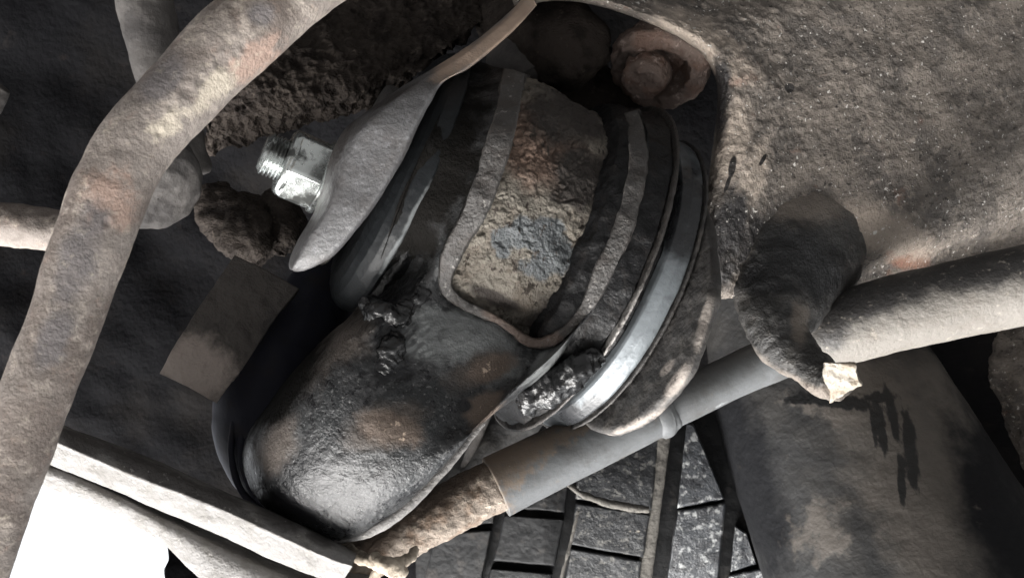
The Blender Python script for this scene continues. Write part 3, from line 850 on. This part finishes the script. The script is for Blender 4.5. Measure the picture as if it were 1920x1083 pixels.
# ================================================================== BEAM at the bottom left
bm = thing('channel_beam', 'pale dirty channel beam along the lower left, bright on its underside', 'beam', (400, 980, 270))
cols_top = [(-40, 735), (108, 797), (281, 861), (426, 926), (592, 996), (668, 1040)]
cols_mid = [(-50, 765), (100, 828), (251, 893), (401, 950), (600, 1041), (660, 1062)]
cols_bot = [(-70, 800), (80, 863), (278, 946), (401, 998), (552, 1066), (640, 1092)]
rows = []
for a, b, c in zip(cols_top, cols_mid, cols_bot):
    rows.append([(a[0] + 4, a[1] - 2, 292), (a[0], a[1], 276), (a[0] * .75 + b[0] * .25, a[1] * .75 + b[1] * .25, 268), (a[0] * .2 + b[0] * .8, a[1] * .2 + b[1] * .8, 265.0), (b[0], b[1], 264.5),
                 (b[0] * .88 + c[0] * .12, b[1] * .88 + c[1] * .12, 266.0), (b[0] * .4 + c[0] * .6, b[1] * .4 + c[1] * .6, 268.5), (b[0] * .06 + c[0] * .94, b[1] * .06 + c[1] * .94, 271), (c[0], c[1], 272), (c[0] + 1, c[1] + 1, 277), (c[0] + 3, c[1] - 1, 285)])
o = grid_obj('top_rail', patch(rows, 180, 90), M_BEAM, bm, disp=[(20, 0.6, 2), (4, 0.25, 3)],
         masks=dict(dark=[(420, 940, 60, 18, 25), (520, 975, 50, 18, 25), (300, 890, 200, 20, 25), (150, 830, 60, 18, 22), (600, 1010, 30, 14, 25)]))
rows = []
for c, e in zip([(84, 862), (190, 904), (292, 954), (420, 1016), (560, 1078), (700, 1130)], [(70, 905), (180, 950), (292, 1010), (350, 1062), (430, 1120), (600, 1200)]):
    rows.append([(c[0] + 8, c[1] - 60, 306), (c[0] + 4, c[1] - 26, 296), (c[0], c[1], 290), (c[0] * .8 + e[0] * .2, c[1] * .8 + e[1] * .2, 284), (c[0] * .4 + e[0] * .6, c[1] * .4 + e[1] * .6, 283), (e[0], e[1], 288), (e[0] + 12, e[1] - 10, 300)])
grid_obj('lower_flange', patch(rows, 140, 70), M_BEAM, bm, disp=[(20, 0.7, 2), (4, 0.25, 3)], thick=2.5)
rows = [[(306, 985, 330), (317, 1040, 326), (310, 1090, 322), (330, 1300, 318)], [(420, 985, 336), (430, 1060, 332), (440, 1140, 328), (440, 1300, 322)], [(760, 985, 350), (760, 1080, 346), (760, 1150, 340), (760, 1300, 334)]]
o = grid_obj('splash_panel', patch(rows, 60, 60), M_UNDER, disp=[(20, 1.5, 3)], thick=4)
tag(o, 'black panel edge below the channel beam beside the bright gap', 'panel')

# ================================================================== TRACK ROD
rod = thing('track_rod', 'long steel track rod with a grey sleeve and rusty lower end crossing above the tyre', 'track rod', (1080, 860, 325))
tube('rod', [(1560, 620, 346, 42), (1470, 664, 342, 42), (1400, 694, 340, 41), (1320, 732, 337, 41), (1240, 770, 334, 41)], M_SLEEVE, rod, n=90, m=64, disp=[(20, 0.4, 2)],
     masks=dict(scuff=[(1335, 765, 45, 7, -25), (1270, 785, 20, 6, -20), (1430, 715, 20, 3, -25)]))
tube('collar', [(1252, 764, 334, 44), (1240, 770, 334, 50), (1228, 776, 333, 50), (1222, 779, 333, 46)], M_SLEEVE, rod, n=30, m=64, disp=[(5, 0.5, 2)])
tube('sleeve', [(1236, 771, 333, 45), (1180, 795, 330, 50), (1090, 835, 326, 55), (1000, 878, 322, 57), (930, 913, 319, 58)], M_SLEEVE, rod, n=120, m=80, disp=[(30, 0.6, 2)], dome=(True, False),
     masks=dict(rust=[(945, 850, 110, 60, -35), (1030, 812, 120, 34, -26), (905, 890, 40, 80, -25)]))
o = tube('rod', [(960, 899, 319, 49), (900, 924, 317, 49), (820, 966, 314, 49), (740, 1010, 311, 48), (660, 1056, 309, 47), (560, 1110, 307, 46)], M_RUSTROD, rod, n=120, m=72, disp=[(8, 1.0, 3), (3, 0.9, 3)],
     masks=dict(dark=[(800, 930, 140, 30, -28), (700, 1010, 60, 30, -28)]))
o['label'] = 'rusty flaking end of the rod'
wt = thing('wire_tie', 'frayed pale tie knotted round the rusty end of the rod', 'tie', (730, 1050, 300))
tube('loop', [(655, 1028, 293, 9), (672, 1042, 288, 11), (705, 1054, 283, 12), (740, 1056, 283, 12), (768, 1046, 289, 10), (778, 1030, 296, 8)], M_TIE, wt, n=70, m=24, disp=[(5, 0.7, 3), (2, 0.4, 2)])
tube('knot', [(700, 1050, 284, 14), (730, 1062, 280, 18), (755, 1075, 282, 12)], M_TIE, wt, n=30, m=24, disp=[(4, 1.2, 3), (2, 0.5, 2)])
for q_ in ([(715, 1062, 282, 10), (700, 1085, 283, 9), (690, 1120, 284, 8)], [(735, 1066, 281, 10), (738, 1095, 283, 8), (730, 1125, 284, 7)], [(745, 1066, 283, 6), (757, 1080, 284, 4), (762, 1092, 284, 2)]):
    tube('loose_end', q_, M_TIE, wt, n=30, m=16, disp=[(4, 0.5, 2)])

# ================================================================== BAR on the right
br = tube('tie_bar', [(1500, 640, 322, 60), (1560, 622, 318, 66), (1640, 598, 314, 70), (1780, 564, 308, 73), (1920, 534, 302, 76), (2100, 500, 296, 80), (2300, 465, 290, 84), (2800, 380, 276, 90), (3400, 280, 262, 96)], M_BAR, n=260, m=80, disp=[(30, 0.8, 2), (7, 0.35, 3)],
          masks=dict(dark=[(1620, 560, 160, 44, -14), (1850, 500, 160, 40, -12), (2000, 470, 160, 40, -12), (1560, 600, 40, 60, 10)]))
tag(br, 'thick dusty bar running off the right edge, dark on top', 'bar')

# ================================================================== STRUT
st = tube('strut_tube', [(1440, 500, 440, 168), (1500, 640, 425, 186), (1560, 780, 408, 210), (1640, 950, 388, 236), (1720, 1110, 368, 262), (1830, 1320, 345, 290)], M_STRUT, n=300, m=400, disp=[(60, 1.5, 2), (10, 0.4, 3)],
          masks=dict(dust_sheen=[(1720, 900, 110, 260, -20), (1620, 720, 120, 60, 10), (1780, 760, 60, 120, -20)],
                     edge=[(1390, 880, 70, 260, -18), (1910, 960, 110, 260, -22)],  # edge darkens the left side; on the right it paints the rounding's shade
                     pale=[(1560, 770, 90, 30, 15), (1690, 930, 90, 70, 30), (1540, 990, 60, 70, 30), (1740, 1020, 60, 90, -20)],
                     oil=[(1570, 752, 90, 14, 8), (1505, 748, 40, 10, 0), (1672, 770, 11, 70, -14), (1652, 800, 9, 60, -10), (1706, 840, 15, 80, -6), (1690, 900, 7, 60, -4), (1638, 800, 5, 45, -8), (1650, 745, 30, 12, 0)]))
tag(st, 'wide dark round strut streaked with black oil at the lower right', 'strut')
rows = [[(1400, 470, 490), (1650, 470, 440), (1950, 460, 390), (2400, 440, 370)], [(1450, 650, 485), (1700, 660, 430), (1950, 650, 380), (2400, 640, 360)], [(1560, 900, 480), (1800, 900, 420), (2000, 900, 375), (2400, 900, 355)], [(1640, 1300, 470), (1880, 1300, 410), (2100, 1300, 370), (2400, 1300, 350)]]
o = grid_obj('inner_wing_panel', patch(rows, 110, 110), M_PLATE, disp=[(30, 3, 3), (7, 1.6, 3)], thick=4)
tag(o, 'brown crusted wing panel behind the strut at the right edge', 'panel')

# ================================================================== TYRE
ty = thing('tyre', 'scuffed tyre tread with muddy grooves at the bottom of the picture', 'tyre', (1180, 960, 400))
def tz(x, y):
    return 398 + ((y - 960) / 300.0) ** 2 * 16 + max(0, (1020 - x)) * 0.10
rows = [[(x, y, tz(x, y) + 9) for x in (780, 900, 1020, 1140, 1260, 1380, 1520)] for y in (660, 760, 860, 960, 1060, 1160, 1300)]
grid_obj('carcass', patch(rows, 80, 80), M_TYRE, ty, disp=[(8, 1.0, 3), (3, 0.5, 3)], thick=6)
def block(quad, mat_=M_BLOCK):
    return slab('tread_block', quad, 9, mat_, ty, [(9, 0.5, 2), (2.2, 0.22, 3)], tz)
for qd in ([(1288, 790), (1300, 795), (1358, 935), (1270, 952)], [(1271, 956), (1360, 942), (1344, 1110), (1246, 1110)],
           [(1092, 800), (1240, 780), (1222, 956), (1079, 934)], [(1080, 942), (1220, 964), (1206, 1044), (1070, 1020)], [(1069, 1026), (1204, 1050), (1190, 1160), (1050, 1160)],
           [(960, 860), (1076, 850), (1058, 960), (950, 950)], [(946, 964), (1058, 972), (1040, 1060), (925, 1050)], [(920, 1064), (1036, 1074), (1020, 1160), (900, 1160)],
           [(840, 880), (938, 880), (925, 980), (820, 990)], [(816, 1000), (922, 992), (900, 1100), (790, 1110)],
           [(1378, 985), (1400, 1000), (1418, 1056), (1370, 1070)], [(1366, 1078), (1440, 1062), (1460, 1160), (1350, 1160)]):
    cx_ = sum(p_[0] for p_ in qd) / 4
    block(qd, M_BLOCKPALE if cx_ > 1255 else (M_BLOCK if cx_ > 1065 else M_TYRE))  # right column's bluish reflection is put into a paler tread colour
rows_ = [(1248, 770, 404, 15), (1238, 850, 402, 15), (1225, 950, 401, 15), (1212, 1050, 403, 15), (1200, 1150, 406, 15)]
tube('mud_ridge', rows_, M_MUDEDGE, ty, n=60, m=24, disp=[(8, 0.5, 3)], flat=0.45)
tube('mud_ridge', [(1060, 905, 391, 4), (1090, 925, 390, 6), (1130, 940, 390, 7), (1175, 950, 390, 8), (1215, 955, 391, 6)], M_MUDEDGE, ty, n=60, m=16, disp=[(4, 0.7, 3)])
tube('mud_ridge', [(1084, 958, 392, 3), (1074, 1000, 392, 3), (1064, 1040, 392, 3), (1052, 1085, 393, 3)], M_MUDEDGE, ty, n=40, m=12, disp=[(3, 0.5, 2)])

# small things between arm and tyre
o = tube('brake_hose', [(925, 740, 372, 12), (900, 800, 372, 12), (880, 860, 372, 12), (858, 920, 370, 12), (835, 1000, 372, 12)], M_DARKTUBE, n=60, m=20, disp=[(5, 0.4, 2)])
tag(o, 'thin dark hose hanging between the arm and the rod', 'hose')
o = tube('steel_link', [(1010, 740, 380, 40), (960, 800, 378, 42), (900, 880, 376, 42), (830, 960, 376, 42)], M_STRUT, n=60, m=40, disp=[(12, 1.2, 3)])
tag(o, 'dark flat link behind the rod, right of the arm', 'link')

# mud clinging to the underbody
def clod(name, ctrl, label, amp=3.0):
    o = tube(name, ctrl, M_MUD, n=70, m=60, disp=[(11, amp, 3), (4, amp * 0.5, 3), (1.8, 0.5, 2)])
    tag(o, label, 'mud')
clod('mud_clod', [(400, 360, 352, 30), (430, 400, 348, 55), (470, 440, 344, 62), (500, 470, 344, 40)], 'largest brown mud clod below the zinc nut', 4.0)
clod('mud_clod', [(500, 380, 348, 24), (530, 405, 346, 38), (535, 440, 346, 34), (520, 470, 346, 18)], 'smaller mud clod between the nut and the ear tip', 3.0)
rows = [[(420, 60, 352), (540, 20, 352), (720, -20, 356), (1010, -60, 362)], [(400, 150, 345), (520, 100, 342), (700, 70, 350), (930, 20, 356)], [(400, 215, 346), (520, 190, 340), (640, 170, 342), (810, 110, 350)], [(380, 290, 362), (480, 250, 358), (600, 222, 354), (730, 190, 356)]]
o = grid_obj('mud_crust', patch(rows, 160, 160), M_MUD, disp=[(16, 5, 3), (5, 2.6, 3, True), (2, 0.8, 3)], thick=4)
tag(o, 'fibrous brown crust of dirt above the zinc nut', 'mud')

for o in bpy.data.objects:
    if '_base' in o:
        del o['_base']
